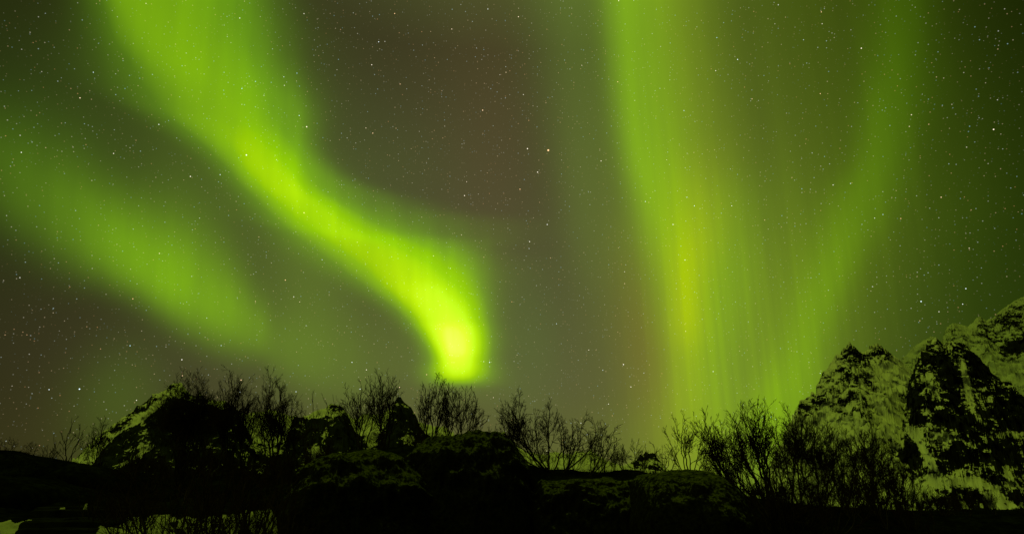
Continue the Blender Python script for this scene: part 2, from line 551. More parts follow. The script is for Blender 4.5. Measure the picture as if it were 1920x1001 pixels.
# ------------------------------------------------------------------ ground: one sheet from under the camera to the horizon
CREST = [(-900, 835), (-200, 842), (0, 846), (40, 849), (75, 858), (110, 866), (160, 874), (230, 888), (330, 896), (560, 890), (640, 868),
         (760, 860), (900, 868), (1000, 891), (1090, 894), (1180, 893), (1300, 900), (1390, 930), (1500, 948), (1700, 962), (1860, 962), (2300, 955), (3200, 940)]
YC = 24.0
_cx = np.array([at(px, py, YC)[0] for px, py in CREST])
_cz = np.array([at(px, py, YC)[2] for px, py in CREST])
def ground_h(x, y):
    x = np.asarray(x, float)
    y = np.asarray(y, float)
    c = np.interp(x * YC / np.maximum(y, 14.0), _cx, _cz)
    up_left = 0.42 * sstep(y, 1.0, 9.0) + 0.58 * sstep(y, 8.0, 24.0)
    up_mid = 0.22 * sstep(y, 1.0, 9.0) + 0.78 * sstep(y, 13.5, 18.5)
    k = sstep(x, -5.6, -4.6)
    up = up_left * (1 - k) + up_mid * k
    h = c * up
    bumps = (fbm(x * .55 + 3, y * .55, 4, 11) - .5) * .55 + (fbm(x * 2.3, y * 2.3, 3, 5) - .5) * .16
    h = h + bumps * sstep(y, 3, 9) * (1 - .75 * sstep(y, 17, 23))
    h = h - 70.0 * sstep(y, 27, 420) - 25 * sstep(y, 30, 90) * 0.3
    h = np.where(y < 0, h * 0, h)
    return h
def spread(a, b, step, far, k=1.13):
    v = list(np.arange(a, b + 1e-6, step))
    st, x = step, b
    while x < far:
        st *= k
        x += st
        v.append(x)
    return np.array(v)
gy = np.concatenate([-spread(3, 12, 3, 9000)[::-1], spread(0, 30, .25, 12000)])
gx = spread(0, 30, .3, 12000)
gx = np.concatenate([-gx[:0:-1], gx])
GX, GY = np.meshgrid(gx, gy)
GZ = ground_h(GX, GY)
tag(grid_obj('ground', np.stack([GX, GY, GZ], -1), M_HEATH), kind='structure')

# ------------------------------------------------------------------ mountains
def project(x, y, z):
    f = math.cos(PITCH) * y + math.sin(PITCH) * (z - 1.6)
    u = x / f
    v = (-math.sin(PITCH) * y + math.cos(PITCH) * (z - 1.6)) / f
    return W / 2 + u * FPX, H / 2 - v * FPX

def mountain(name, crest, Yc, Yf, zf, ns, nt, amp, L, base, slope_k, blobs, mat, seed, jag=0.0, pw=0.85, kind='structure'):
    crest = sorted(crest)
    cx = np.array([c[0] for c in crest], float)
    cy = np.array([c[1] for c in crest], float)
    s = np.linspace(cx[0], cx[-1], ns)
    py = np.interp(s, cx, cy)
    py = py + jag * (fbm(s * .16, s * 0, 5, seed + 3, .68) - .5) * 2
    top = np.array([at(a, b_, Yc) for a, b_ in zip(s, py)])
    tanx = top[:, 0] / Yc
    zc = top[:, 2]
    t = np.concatenate([np.linspace(0, 1, nt), 1 + np.linspace(0.03, .6, 26)])
    T, S = np.meshgrid(t, np.arange(ns), indexing='ij')
    X0 = tanx[S]
    Zc = zc[S]
    Y = Yf + (Yc - Yf) * T
    lat = X0 * Yc
    # gullies run down the fall line, ledges across it
    wgt = np.where(T < 1, sstep(T, 0, .15) * (1 - sstep(T, .86, 1.0) * .92), .08)
    prof = np.where(T <= 1, np.clip(T, 0, 1) ** pw, 1 - (T - 1) * 1.1)
    hgt = np.maximum(Zc - zf, 0.0)
    Z = zf + hgt * prof
    n1 = ridged(lat / L + T * 1.3, T * (Yc - Yf) / (L * 1.25), 5, seed, .55)
    Z = Z + amp * (n1 - .62) * wgt * np.clip(hgt / 60.0, 0.1, 1)
    # strata: steep bare risers between snow-holding ledges
    for lam, kk, sd in ((34.0, .58, 60), (13.0, .45, 70)):
        lam_ = lam * L / 80.0
        warp = lam_ * 3.2 * (fbm(lat / (L * .9), T * (Yc - Yf) / (L * .9), 4, seed + sd) - .5) + .22 * lat
        ph = (Z + warp) / lam_
        fl = np.floor(ph)
        Zt = lam_ * (fl + sstep(ph - fl, .28, .72)) - warp
        Z = Z + (Zt - Z) * kk * np.where(T < 1, sstep(T, 0, .1) * (1 - sstep(T, .97, 1.0) * .8), 0)
    n2 = fbm(lat / (L * .33), (Z + .45 * Y + .3 * lat) / (L * .24), 5, seed + 20, .6)
    Y = Y + amp * .75 * (n2 - .5) * wgt
    Z = Z + amp * .35 * (n2 - .5) * wgt * np.clip(hgt / 60.0, 0.1, 1)
    X = X0 * Y
    P = np.stack([X, Y, Z], -1)
    # slope
    gu = np.gradient(P, axis=1)
    gv = np.gradient(P, axis=0)
    nr = np.cross(gu, gv)
    nr /= np.linalg.norm(nr, axis=-1, keepdims=True) + 1e-9
    nz = np.abs(nr[..., 2])
    PX, PY = project(X, Y, Z)
    rock = base + slope_k * np.clip(0.60 - nz, -.3, .45) + .5 * (fbm(lat / (L * .8), Z / (L * .45), 4, seed + 40) - .5)
    for (bx, by, rx, ry, ang, val) in blobs:
        ca, sa = math.cos(math.radians(ang)), math.sin(math.radians(ang))
        dx, dy = PX - bx, PY - by
        u = (dx * ca + dy * sa) / rx
        w_ = (-dx * sa + dy * ca) / ry
        rock = rock + val * np.exp(-.5 * (u * u + w_ * w_) ** 1.5)
    return tag(grid_obj(name, P, mat, {'rock': rock}), kind=kind)

# far left: the snowy ridge behind the thicket, running right as a low broken skyline
mountain('mountain', [(118, 905), (132, 872), (150, 853), (180, 825), (200, 806), (215, 796), (240, 778), (255, 764), (275, 752), (287, 740), (305, 735),
    (318, 722), (330, 717), (340, 718), (346, 725), (352, 735), (365, 745), (375, 735), (382, 745), (395, 748), (405, 752), (420, 750),
    (435, 764), (450, 775), (465, 778), (480, 774), (500, 770), (520, 772), (545, 780), (565, 782), (590, 773), (608, 767), (622, 757),
    (632, 758), (645, 768), (660, 785), (690, 778), (705, 782), (725, 770), (745, 760), (760, 775), (785, 795), (830, 800), (850, 815),
    (880, 822), (920, 812), (945, 812), (955, 820), (965, 832), (985, 845), (1020, 853), (1060, 853), (1090, 850), (1115, 852), (1140, 865),
    (1165, 873), (1185, 868), (1195, 860), (1212, 850), (1228, 853), (1243, 868), (1262, 890), (1290, 915)],
    1300, 650, -60, 760, 200, 50, 75, .28, .6,
    [(240, 785, 46, 7, -40, .42), (320, 730, 14, 8, -20, .25), (375, 745, 25, 10, 10, .35), (437, 775, 14, 18, 0, .5), (250, 800, 40, 8, -38, -.15),
     (560, 784, 12, 8, 0, .5), (630, 762, 14, 8, 0, .45), (1212, 862, 26, 16, 0, .55), (1212, 868, 9, 6, 0, -.5), (955, 826, 12, 14, 0, .25), (500, 800, 40, 20, 0, -.35), (600, 780, 22, 8, -20, -.25), (1070, 872, 90, 16, 0, -.3), (680, 800, 16, 20, 0, -.3)],
    M_FAR, 7, jag=3.0)
# dark crags in front of it
mountain('mountain', [(150, 900), (178, 863), (203, 829), (231, 808), (258, 796), (273, 787), (284, 777), (301, 762), (316, 751), (328, 746), (349, 748),
    (377, 760), (396, 758), (410, 766), (425, 768), (437, 756), (446, 770), (454, 788), (474, 824), (505, 838), (535, 828), (545, 802), (553, 777), (560, 784),
    (568, 789), (586, 786), (600, 783), (612, 779), (625, 782), (640, 776), (648, 772), (656, 788), (668, 812), (700, 826), (722, 800), (732, 775),
    (738, 760), (745, 744), (751, 744), (760, 755), (771, 763), (781, 780), (789, 802), (800, 816), (830, 822), (850, 830), (900, 842), (950, 850), (985, 870), (1010, 905)],
    820, 430, -50, 620, 170, 26, 40, .80, .25,
    [(247, 859, 34, 3.0, -27, -.75), (262, 840, 22, 2.6, -12, -.6), (693, 822, 9, 14, -30, -.75), (765, 822, 11, 8, 0, -.5), (740, 790, 10, 6, 0, -.1),
     (600, 858, 24, 10, 60, -.55), (500, 840, 40, 9, 10, -.3), (610, 812, 4, 16, 10, -.4), (672, 800, 5, 12, 30, -.4)],
    M_CRAG, 31, jag=3.4, pw=1.0)
# right: snowy summit ridge far behind
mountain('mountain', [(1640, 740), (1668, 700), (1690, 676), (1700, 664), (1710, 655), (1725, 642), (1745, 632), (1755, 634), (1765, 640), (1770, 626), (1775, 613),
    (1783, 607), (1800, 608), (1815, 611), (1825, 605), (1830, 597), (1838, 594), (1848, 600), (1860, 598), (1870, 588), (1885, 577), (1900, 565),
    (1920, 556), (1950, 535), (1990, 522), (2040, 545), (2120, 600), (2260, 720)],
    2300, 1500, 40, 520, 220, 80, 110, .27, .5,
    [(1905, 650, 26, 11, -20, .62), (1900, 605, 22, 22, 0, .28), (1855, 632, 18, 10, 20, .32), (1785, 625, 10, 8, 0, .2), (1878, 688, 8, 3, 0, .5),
     (1830, 640, 30, 14, 40, -.16), (1880, 700, 60, 22, 20, -.4), (1725, 655, 20, 12, 0, -.3)], M_FAR_DIM, 57, jag=3.4)
# left-hand snowy peak with ledges
mountain('mountain', [(1400, 960), (1440, 890), (1468, 830), (1485, 792), (1493, 776), (1504, 752), (1518, 745), (1530, 741), (1532, 728), (1546, 697), (1560, 678),
    (1574, 662), (1592, 641), (1599, 648), (1615, 662), (1624, 657), (1638, 650), (1654, 650), (1668, 662), (1689, 677), (1705, 690), (1740, 730), (1800, 800), (1860, 900)],
    1550, 760, -60, 620, 320, 88, 95, .23, .62,
    [(1600, 660, 26, 14, 30, .30), (1660, 664, 18, 10, 10, .40), (1585, 690, 22, 20, -40, .15), (1530, 755, 22, 10, -30, .22), (1640, 720, 10, 40, -25, .16),
     (1670, 715, 26, 34, 10, -.42), (1560, 800, 60, 16, 0, -.40), (1665, 790, 22, 30, 0, -.35), (1680, 700, 14, 10, 0, -.2), (1610, 745, 24, 22, 0, .16)],
    M_FAR, 83, jag=4.5)
# the dark buttress at the right
mountain('mountain', [(1560, 990), (1600, 930), (1640, 890), (1668, 840), (1690, 800), (1699, 762), (1702, 724), (1708, 706), (1721, 678), (1739, 650), (1755, 634), (1769, 648),
    (1781, 645), (1808, 648), (1831, 669), (1855, 692), (1864, 710), (1901, 729), (1920, 747), (1960, 775), (2040, 850), (2140, 960)],
    1150, 560, -55, 620, 320, 78, 75, .50, .6,
    [(1745, 668, 16, 16, 0, .25), (1780, 705, 17, 36, -14, .50), (1808, 655, 16, 10, 35, .3), (1840, 690, 14, 26, -35, .45), (1718, 760, 9, 34, -4, .5), (1790, 790, 30, 18, 0, .40),
     (1895, 770, 46, 34, 20, .42), (1700, 850, 22, 26, -25, .55), (1780, 860, 26, 18, 0, .25), (1870, 860, 30, 26, 0, .35), (1748, 690, 8, 16, 0, -.1),
     (1815, 730, 5, 40, -12, -.75), (1736, 850, 5, 40, -32, -.9), (1712, 812, 15, 8, 20, -.75), (1770, 815, 30, 5, 0, -.35), (1665, 800, 16, 12, 0, -.5), (1775, 902, 40, 7, -4, -.65),
     (1730, 905, 30, 9, 0, -.4), (1853, 830, 9, 18, 0, -.3), (1900, 815, 20, 5, 15, -.45), (1742, 715, 8, 10, 0, -.25), (1722, 920, 40, 16, 0, -.2), (1866, 930, 12, 20, 10, -.4), (1888, 885, 6, 18, -15, -.4),
     (1760, 740, 12, 5, -20, -.3)],
    M_FAR, 101, jag=4.0)
#ROCKS
# ------------------------------------------------------------------ rock outcrops and boulders
def outcrop(label, prof, Y, ry, seed, z0=-0.3, ns=150, nt=70, amp=.30, sq=.55, mat=None):
    prof = sorted(prof)
    s = np.linspace(prof[0][0], prof[-1][0], ns)
    py = np.interp(s, [p[0] for p in prof], [p[1] for p in prof])
    k = np.array([1, 2, 3, 4, 3, 2, 1]) / 16.0
    py = np.convolve(np.pad(py, 3, mode='edge'), k, 'valid')
    top = np.array([at(a, b_, Y) for a, b_ in zip(s, py)])
    th = np.linspace(0, math.pi, nt)
    TH, S = np.meshgrid(th, np.arange(ns), indexing='ij')
    sn = np.sin(TH)
    cs = np.cos(TH)
    half = ry * np.sqrt(np.clip(1 - (2 * S / (ns - 1) - 1) ** 4, 0.03, 1))
    yy = Y - half * np.sign(cs) * np.abs(cs) ** .8
    x = top[S, 0] + 0 * yy
    gz = ground_h(x, yy) - .35
    z = gz + (np.maximum(top[S, 2], gz + .02) - gz) * sn ** sq
    d = (ridged(x * .8 + seed, z * .9 + yy * .5, 5, seed, .55) - .62) * amp * 2.2 + (fbm(x * 3.1, z * 3.3 + yy * 2, 4, seed + 9) - .5) * amp
    edge = np.clip(sn * 3, 0, 1)
    cr = 1 - .85 * np.exp(-((TH - math.pi / 2) / .22) ** 2)
    yy = yy - d * np.sign(cs) * np.abs(cs) ** .3 * edge
    z = z + d * .6 * edge * cr + (fbm(x * 1.7, yy * 1.7, 4, seed + 4) - .5) * .12 * edge
    P = np.stack([x, yy, z], -1)
    o = grid_obj('rock_outcrop', P[:, ::-1], mat or M_MOSSROCK)
    ctr = top[ns // 2]
    base = np.array([ctr[0], Y, ground_h(ctr[0], Y)])
    o.location = base
    co = (P[:, ::-1] - base).reshape(-1).astype(np.float32)
    o.data.vertices.foreach_set('co', co)
    o.data.update()
    return tag(o, label, 'rock')

outcrop('large mossy rounded boulder in the middle, its flat top the highest of the dark rocks', [(748, 900), (762, 872), (785, 846), (806, 828), (830, 820), (860, 816), (890, 815),
    (915, 815), (938, 819), (955, 832), (972, 852), (988, 876), (1000, 900), (1012, 950)], 16.2, 2.0, 3)
outcrop('low broad mossy rock left of the tallest boulder, above the snow patch', [(540, 1010), (546, 960), (556, 915), (575, 884), (600, 864), (632, 850), (662, 845),
    (700, 843), (735, 847), (765, 862), (800, 880), (840, 905)], 15.4, 1.8, 14)
outcrop('dark smooth domed rock under the lone fan-shaped birch at right', [(1165, 985), (1178, 935), (1186, 902), (1205, 892), (1235, 889), (1262, 884), (1285, 882),
    (1312, 884), (1335, 893), (1352, 905), (1366, 922), (1380, 950), (1398, 985)], 15.0, 1.9, 22, amp=.14)
outcrop('long low dark rock face between the two domed rocks', [(985, 985), (996, 920), (1012, 903), (1050, 899), (1100, 898), (1150, 899), (1185, 905), (1205, 945), (1215, 985)], 15.6, 1.2, 37)
outcrop('low grassy hummock beside the bare saplings at far left', [(92, 905), (106, 884), (125, 874), (150, 869), (180, 871), (205, 880), (228, 896), (245, 915)], 17.0, 1.5, 45, amp=.10, mat=M_HEATH)
outcrop('flat dark swell of rock at the left edge above the stone steps', [(-160, 950), (-120, 912), (-60, 897), (0, 892), (50, 893), (90, 903), (125, 918), (150, 940)], 14.0, 1.6, 58, amp=.10, mat=M_HEATH)

# ------------------------------------------------------------------ snow lying on the ground
def snow_patch(pts, Y, thick=.06, name='snow', half=1.4, seed=0, n=90, m=40):
    """drift draped on the ground; pts = (px, py_far_edge, depth of the strip in metres)"""
    px = np.linspace(pts[0][0], pts[-1][0], n)
    rows = []
    far = np.interp(px, [p[0] for p in pts], [p[1] for p in pts])
    dep = np.interp(px, [p[0] for p in pts], [p[2] for p in pts])
    out = np.zeros((m, n, 3))
    for i, (a, f, d) in enumerate(zip(px, far, dep)):
        dr = ray(a, f)
        ys = np.linspace(6, 24, 700)
        zz = 1.6 + dr[2] / dr[1] * ys
        hit = np.where(ground_h(dr[0] / dr[1] * ys, ys) >= zz)[0]
        yf = ys[hit[0]] if len(hit) else Y
        t = np.linspace(0, 1, m)
        wob = (fbm(np.array([a * .05]), np.array([seed * 1.0]), 4, seed)[0] - .5) * .5
        y = yf - (d + wob * d) * (1 - t)
        x = dr[0] / dr[1] * y
        prof = np.clip(np.minimum(t, 1 - t) * 6, 0, 1) ** .6
        side = np.clip(min(i, n - 1 - i) / 6.0, 0, 1)
        hole = sstep(fbm(x * 1.3, y * 1.1, 4, seed + 5, .6), .27, .40)
        z = ground_h(x, y) - .05 + (thick + .05) * prof * side * hole + (fbm(x * 2.6, y * 2.6, 3, seed) - .5) * .07 * prof
        out[:, i] = np.stack([x, y, z], -1)
    return tag(grid_obj(name, out, M_SNOW), kind='structure')

# ------------------------------------------------------------------ stone steps at the lower left
steps = bpy.data.objects.new('stone_steps', None)
COL.objects.link(steps)
sx0, sy0 = at(140, 960, 12.0)[0], 9.6
steps.location = (sx0, sy0, float(ground_h(sx0, sy0)))
tag(steps, 'worn dark stone steps climbing the slope at lower left', 'steps')
rs = random.Random(4)
for i in range(9):
    y0 = sy0 + i * .42
    cx = at(150 - 3.0 * (8 - i), 960, y0)[0]
    zt = float(ground_h(cx, y0 + .2)) + .10
    n_ = 26
    hw = .72 + .05 * rs.random()
    X = np.linspace(-hw, hw, n_)
    sec = [(-.02, -.30), (-.02, -.02), (0, 0), (.34, .0), (.36, -.02), (.36, -.30)]
    P = np.zeros((len(sec), n_, 3))
    for a, (dy, dz) in enumerate(sec):
        P[a, :, 0] = cx + X
        P[a, :, 1] = y0 + dy + (vnoise(X * 5, X * 0 + a * .2, 60 + i) - .5) * .05
        P[a, :, 2] = zt + dz + (vnoise(X * 4, X * 0 + a * .3, 80 + i) - .5) * .03
        P[a, 0, 2] -= .03
        P[a, -1, 2] -= .03
    P -= np.array(steps.location)
    grid_obj('step', P, M_STONE, parent=steps, smooth=False)
snow_patch([(-40, 981, .4), (0, 981, .7), (30, 980, .8), (52, 977, .5), (66, 979, .2)], 12, .045, seed=3)
snow_patch([(104, 969, .06), (112, 967, .15), (123, 967, .06)], 11, .15, seed=5, n=24, m=14)
snow_patch([(152, 961, .04), (158, 960, .09), (164, 959, .04)], 11, .15, seed=6, n=20, m=12)
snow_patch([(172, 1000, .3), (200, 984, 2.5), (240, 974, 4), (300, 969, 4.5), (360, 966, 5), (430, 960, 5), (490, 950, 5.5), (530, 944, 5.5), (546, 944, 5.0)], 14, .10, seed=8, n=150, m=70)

# ------------------------------------------------------------------ bare birches
class Tubes:
    def __init__(self):
        self.v, self.f, self.n = [], [], 0
    def add(self, pts, rad, sides):
        pts = np.asarray(pts)
        k = len(pts)
        t = np.empty_like(pts)
        t[1:-1] = pts[2:] - pts[:-2]
        t[0] = pts[1] - pts[0]
        t[-1] = pts[-1] - pts[-2]
        t /= np.linalg.norm(t, axis=1, keepdims=True) + 1e-9
        ref = np.array([.31, .17, .05]) if abs(t[0, 2]) > .8 else np.array([.0, .1, 1.0])
        a = np.cross(t, ref)
        a /= np.linalg.norm(a, axis=1, keepdims=True) + 1e-9
        b_ = np.cross(t, a)
        ang = np.arange(sides) * 2 * math.pi / sides
        ring = pts[:, None] + (a[:, None] * np.cos(ang)[None, :, None] + b_[:, None] * np.sin(ang)[None, :, None]) * np.asarray(rad)[:, None, None]
        self.v.append(ring.reshape(-1, 3))
        i = np.arange(k - 1)[:, None] * sides + np.arange(sides)[None] + self.n
        j = np.arange(k - 1)[:, None] * sides + (np.arange(sides)[None] + 1) % sides + self.n
        self.f.append(np.stack([i, j, j + sides, i + sides], -1).reshape(-1, 4))
        self.n += k * sides
    def build(self, name, mat, parent):
        v = np.concatenate(self.v)
        q = np.concatenate(self.f)
        me = bpy.data.meshes.new(name)
        me.vertices.add(len(v))
        me.vertices.foreach_set('co', v.reshape(-1).astype(np.float32))
        me.loops.add(q.size)
        me.loops.foreach_set('vertex_index', q.reshape(-1).astype(np.int32))
        me.polygons.add(len(q))
        me.polygons.foreach_set('loop_start', np.arange(0, q.size, 4, dtype=np.int32))
        me.polygons.foreach_set('use_smooth', np.ones(len(q), bool))
        me.update(calc_edges=True)
        me.materials.append(mat)
        o = bpy.data.objects.new(name, me)
        o.parent = parent
        COL.objects.link(o)
        return o

def unit(v):
    return v / (np.linalg.norm(v) + 1e-9)

def sprout(rng, crown, p, d, length, r, level, dens, upb, rmin):
    """a long ascending branch carrying finer ones, down to straight hair-thin twigs"""
    nseg = {1: 7, 2: 5, 3: 4}.get(level, 3)
    pts = [p]
    step = length / nseg
    d = unit(d)
    dirs = [d]
    bend = rng.normal(0, .05, 3)
    for i in range(nseg):
        d = unit(d + rng.normal(0, (.11, .10, .09, .08)[level - 1], 3) + bend + np.array([0, 0, upb * (1.0 if i else .3)]))
        p = p + d * step
        pts.append(p)
        dirs.append(d)
    rad = r + (rmin * .7 - r) * np.linspace(0, 1, nseg + 1)
    crown.add(pts, np.maximum(rad, rmin * .7), 4 if level == 1 else 3)
    if level >= 4:
        return
    nch = {1: 9.0, 2: 6.0, 3: 3.6}[level] * dens * min(1.4, max(.45, length / {1: 1.1, 2: .62, 3: .34}[level]))
    nch = int(nch + rng.random())
    for c in range(nch):
        f = .16 + .82 * (c + rng.random()) / max(1, nch)
        k = min(nseg - 1, int(f * nseg))
        q = pts[k] + (pts[k + 1] - pts[k]) * (f * nseg - k)
        t = dirs[k + 1]
        side = rng.normal(0, 1, 3)
        side = unit(side - t * side.dot(t))
        an = math.radians(rng.uniform(20, 42))
        nd = t * math.cos(an) + side * math.sin(an)
        ln = length * rng.uniform(.45, .75) * (1.1 - .62 * f)
        if ln < .06:
            continue
        sprout(rng, crown, q, nd, ln, max(rmin, rad[k] * .6), level + 1, dens, upb * .9, rmin)

def birch(name, label, base, Y, tips, seed, thick=.045, dens=1.0, first=.30, spread_=1.0, upb=.12, rmin=.0052, group=None, cat='tree', bl=.46, lean=.68):
    """stems run from the foot to the tips seen in the photograph; tips spread in depth as well"""
    rng = np.random.default_rng(seed)
    bx = at(base[0], base[1], Y)[0]
    foot = np.array([bx, Y, float(ground_h(bx, Y)) - .08])
    root = bpy.data.objects.new(name, None)
    root.location = foot
    COL.objects.link(root)
    tag(root, label, cat, group)
    trunk, crown = Tubes(), Tubes()
    for si, tip in enumerate(tips):
        Yt = Y + rng.uniform(-.75, .75) * spread_
        tp = at(tip[0], tip[1], Yt) - foot
        H_ = np.linalg.norm(tp)
        st = np.array([rng.normal(0, .05), rng.normal(0, .05), 0.0])
        # leans out first, then rises
        mid = np.array([tp[0] * lean, tp[1] * lean, tp[2] * (.42 if lean < .75 else .37)])
        nst = 15
        tt = np.linspace(0, 1, nst)
        pts = ((1 - tt) ** 2)[:, None] * st + (2 * tt * (1 - tt))[:, None] * mid + (tt ** 2)[:, None] * tp
        wig = np.cumsum(rng.normal(0, .015 * H_, (nst, 3)), 0) * (np.sin(tt * math.pi) ** .7)[:, None]
        wig[:, 2] *= .3
        pts = pts + wig
        r0 = thick * (H_ / 3.4) * rng.uniform(.75, 1.1)
        rad = r0 * (1 - tt) ** .85 + rmin
        cut = 10
        trunk.add(pts[:cut + 1], rad[:cut + 1], 6)
        crown.add(pts[cut:], rad[cut:], 4)
        nb = max(4, int(17 * dens * (H_ / 3.0) ** .6))
        for k in range(nb):
            f = first + (1 - first) * (k + rng.random()) / nb
            f = min(f, .985)
            i = min(nst - 2, int(f * (nst - 1)))
            q = pts[i] + (pts[i + 1] - pts[i]) * (f * (nst - 1) - i)
            t = unit(pts[i + 1] - pts[i])
            side = rng.normal(0, 1, 3)
            side[2] *= .4
            side = unit(side - t * side.dot(t))
            an = math.radians(rng.uniform(20, 40))
            ln = H_ * bl * rng.uniform(.75, 1.15) * (1.12 - .85 * f)
            sprout(rng, crown, q, t * math.cos(an) + side * math.sin(an), max(.16, ln), max(rmin, rad[i] * .5), 1 if ln > .45 else 2, dens, upb, rmin)
    trunk.build('trunk', M_BARK, root)
    crown.build('crown', M_TWIG, root)
    return root

B = 'birch_tree'
S_ = 'bare_shrub'
# far left
birch('bare_sapling', 'forked bare sapling standing alone at far left, left of the snowy peak', (127, 866), 24, [(101, 818), (112, 808), (140, 786), (148, 796), (156, 806)], 11, dens=.5, thick=.03)
birch(B, 'small feathery birch at the foot of the left mountain slope', (182, 872), 30, [(176, 800), (187, 787), (198, 797), (168, 815)], 12, dens=.9, thick=.03)
G1_ = 'tiny bare bushes along the far left skyline'
for i, (bx, tps) in enumerate([(16, [(10, 826), (20, 822), (28, 828)]), (58, [(50, 834), (58, 830), (66, 833)]), (88, [(83, 842), (90, 838), (96, 844)]), (104, [(100, 842), (104, 837), (110, 846)]), (-6, [(-8, 830), (2, 828)])]):
    birch(S_, 'tiny bare bush on the dark skyline at far left', (bx, 856), 26, tps, 20 + i, dens=.8, thick=.02, group=G1_, cat='shrub')
# on the left mountain
birch(B, 'thin birch whose tip rises over the snowy summit of the left mountain', (346, 890), 25, [(338, 713), (352, 716), (330, 738), (345, 730)], 31, dens=.85, thick=.03)
birch(B, 'birch just right of the left summit, tip above the saddle', (374, 895), 25, [(366, 709), (379, 722), (358, 738), (390, 745)], 32, dens=.85, thick=.03)
birch(B, 'tall pointed birch, tallest of the left group', (430, 905), 24, [(430, 693), (414, 722), (448, 724), (402, 748), (440, 712)], 33, dens=0.82, thick=.032, bl=.38)
birch(B, 'slim birch leaning out between the two tall pointed ones', (452, 905), 25, [(460, 722), (472, 742), (480, 760), (452, 738)], 34, dens=0.70, thick=.03)
birch(B, 'tall birch with two crossing stems and a dense oval crown', (508, 915), 23, [(507, 702), (492, 722), (524, 722), (480, 758), (533, 748), (515, 715)], 35, dens=0.90, thick=.036, bl=.38)
birch(B, 'short rounded birch right of the tall oval crown', (544, 915), 24, [(538, 746), (548, 756), (530, 764), (556, 775)], 36, dens=0.74, thick=.03)
birch('bare_sapling', 'sparse leafless saplings of thin upright sticks above the low crags', (582, 895), 22, [(565, 753), (585, 737), (606, 744), (596, 766), (574, 768)], 37, dens=.28, thick=.02, upb=.24)
birch('bare_sapling', 'single thin stick rising above the small snowy summit', (624, 880), 22, [(624, 739), (618, 765)], 38, dens=.2, thick=.016)
# middle left
birch(B, 'broad birch with many spreading stems left of the dark pointed crag', (678, 885), 20, [(652, 735), (662, 742), (678, 724), (692, 716), (701, 742), (645, 760)], 41, dens=0.84, thick=.036)
birch(B, 'tall slender birch touching the left side of the dark pointed crag', (718, 885), 20.5, [(712, 706), (728, 706), (736, 728), (704, 722), (720, 716)], 42, dens=0.80, thick=.034)
birch(B, 'narrow birch just right of the dark pointed crag', (800, 880), 20, [(790, 735), (798, 726), (785, 758)], 43, dens=0.67, thick=.03)
birch(B, 'leaning dark-stemmed birch below the bright end of the aurora', (808, 875), 19.5, [(816, 711), (826, 716), (836, 728), (806, 730)], 44, dens=0.80, thick=.038)
birch(B, 'upright birch growing at the left end of the big boulder top', (842, 850), 19, [(834, 716), (843, 725), (851, 734), (828, 752)], 45, dens=0.80, thick=.036)
birch(B, 'wide-crowned birch at the centre of the big boulder top', (865, 845), 19, [(858, 732), (873, 728), (888, 734), (894, 756), (850, 766)], 46, dens=0.84, thick=.038)
birch(B, 'small birch leaning right off the big boulder top', (880, 842), 18.6, [(903, 778), (895, 784), (909, 792)], 47, dens=.75, thick=.03)
birch(S_, 'little tuft of bare twigs at the right end of the boulder top', (922, 835), 18.4, [(914, 800), (921, 806), (929, 798)], 48, dens=.4, thick=.016, cat='shrub')
# centre right
birch(B, 'large spreading multi-stemmed birch right of the big boulder, its stems leaning left', (1036, 900), 18, [(942, 778), (963, 752), (975, 748), (1003, 776), (1030, 755), (1046, 788), (985, 785), (958, 800)], 51, dens=1.0, lean=.84, upb=.05, thick=.040, spread_=1.3)
birch(B, 'upright many-stemmed birch in the middle of the hollow between the rocks', (1056, 900), 18.4, [(1074, 792), (1094, 782), (1110, 781), (1058, 800), (1084, 806)], 52, dens=1.0, lean=.84, upb=.05, thick=.038)
birch(B, 'birch at the right of the hollow, long branches reaching right', (1104, 900), 18.2, [(1136, 795), (1156, 800), (1124, 800), (1158, 828), (1112, 815)], 53, dens=.9, lean=.84, upb=.05, thick=.034)
birch(S_, 'low bare bush in front of the arched snowy crag, left half', (1190, 897), 18, [(1168, 836), (1184, 826), (1196, 828), (1210, 842)], 54, dens=.95, lean=.84, upb=.05, thick=.024, cat='shrub')
birch(S_, 'low bare bush beside the domed rock, right of the arched crag', (1234, 893), 17.6, [(1224, 832), (1242, 841), (1232, 846), (1254, 850), (1266, 862)], 55, dens=.85, lean=.84, upb=.05, thick=.022, cat='shrub')
birch(B, 'lone fan-shaped birch on top of the dark domed rock', (1292, 892), 17.4, [(1246, 806), (1266, 782), (1284, 775), (1301, 781), (1316, 800), (1332, 815), (1254, 838), (1343, 848)], 56, dens=.8, lean=.84, upb=.05, thick=.028, spread_=.9)
# right-hand thicket
birch(B, 'big birch with long stems sweeping left over the end of the domed rock', (1446, 965), 17, [(1322, 786), (1338, 790), (1352, 802), (1372, 786), (1330, 838), (1345, 862)], 61, dens=0.94, lean=.84, thick=.040, first=.3, spread_=1.2)
birch(B, 'tallest birch of the right-hand thicket, top against the bright green ray', (1452, 965), 17.6, [(1388, 765), (1404, 757), (1420, 755), (1434, 760), (1374, 776), (1412, 768)], 62, dens=0.74, thick=.042, spread_=1.2)
birch(B, 'dense birch right of the tallest one in the thicket', (1492, 970), 18, [(1474, 770), (1494, 784), (1458, 790), (1510, 776), (1520, 800)], 63, dens=0.88, thick=.038)
birch(B, 'birch standing before the left edge of the snowy peak', (1540, 970), 18.5, [(1526, 786), (1550, 800), (1568, 808), (1536, 800)], 64, dens=0.88, thick=.036)
birch(B, 'birch before the snow gully between peak and dark buttress, left one', (1590, 975), 18.5, [(1584, 812), (1602, 806), (1620, 822), (1572, 830)], 65, dens=0.87, thick=.034)
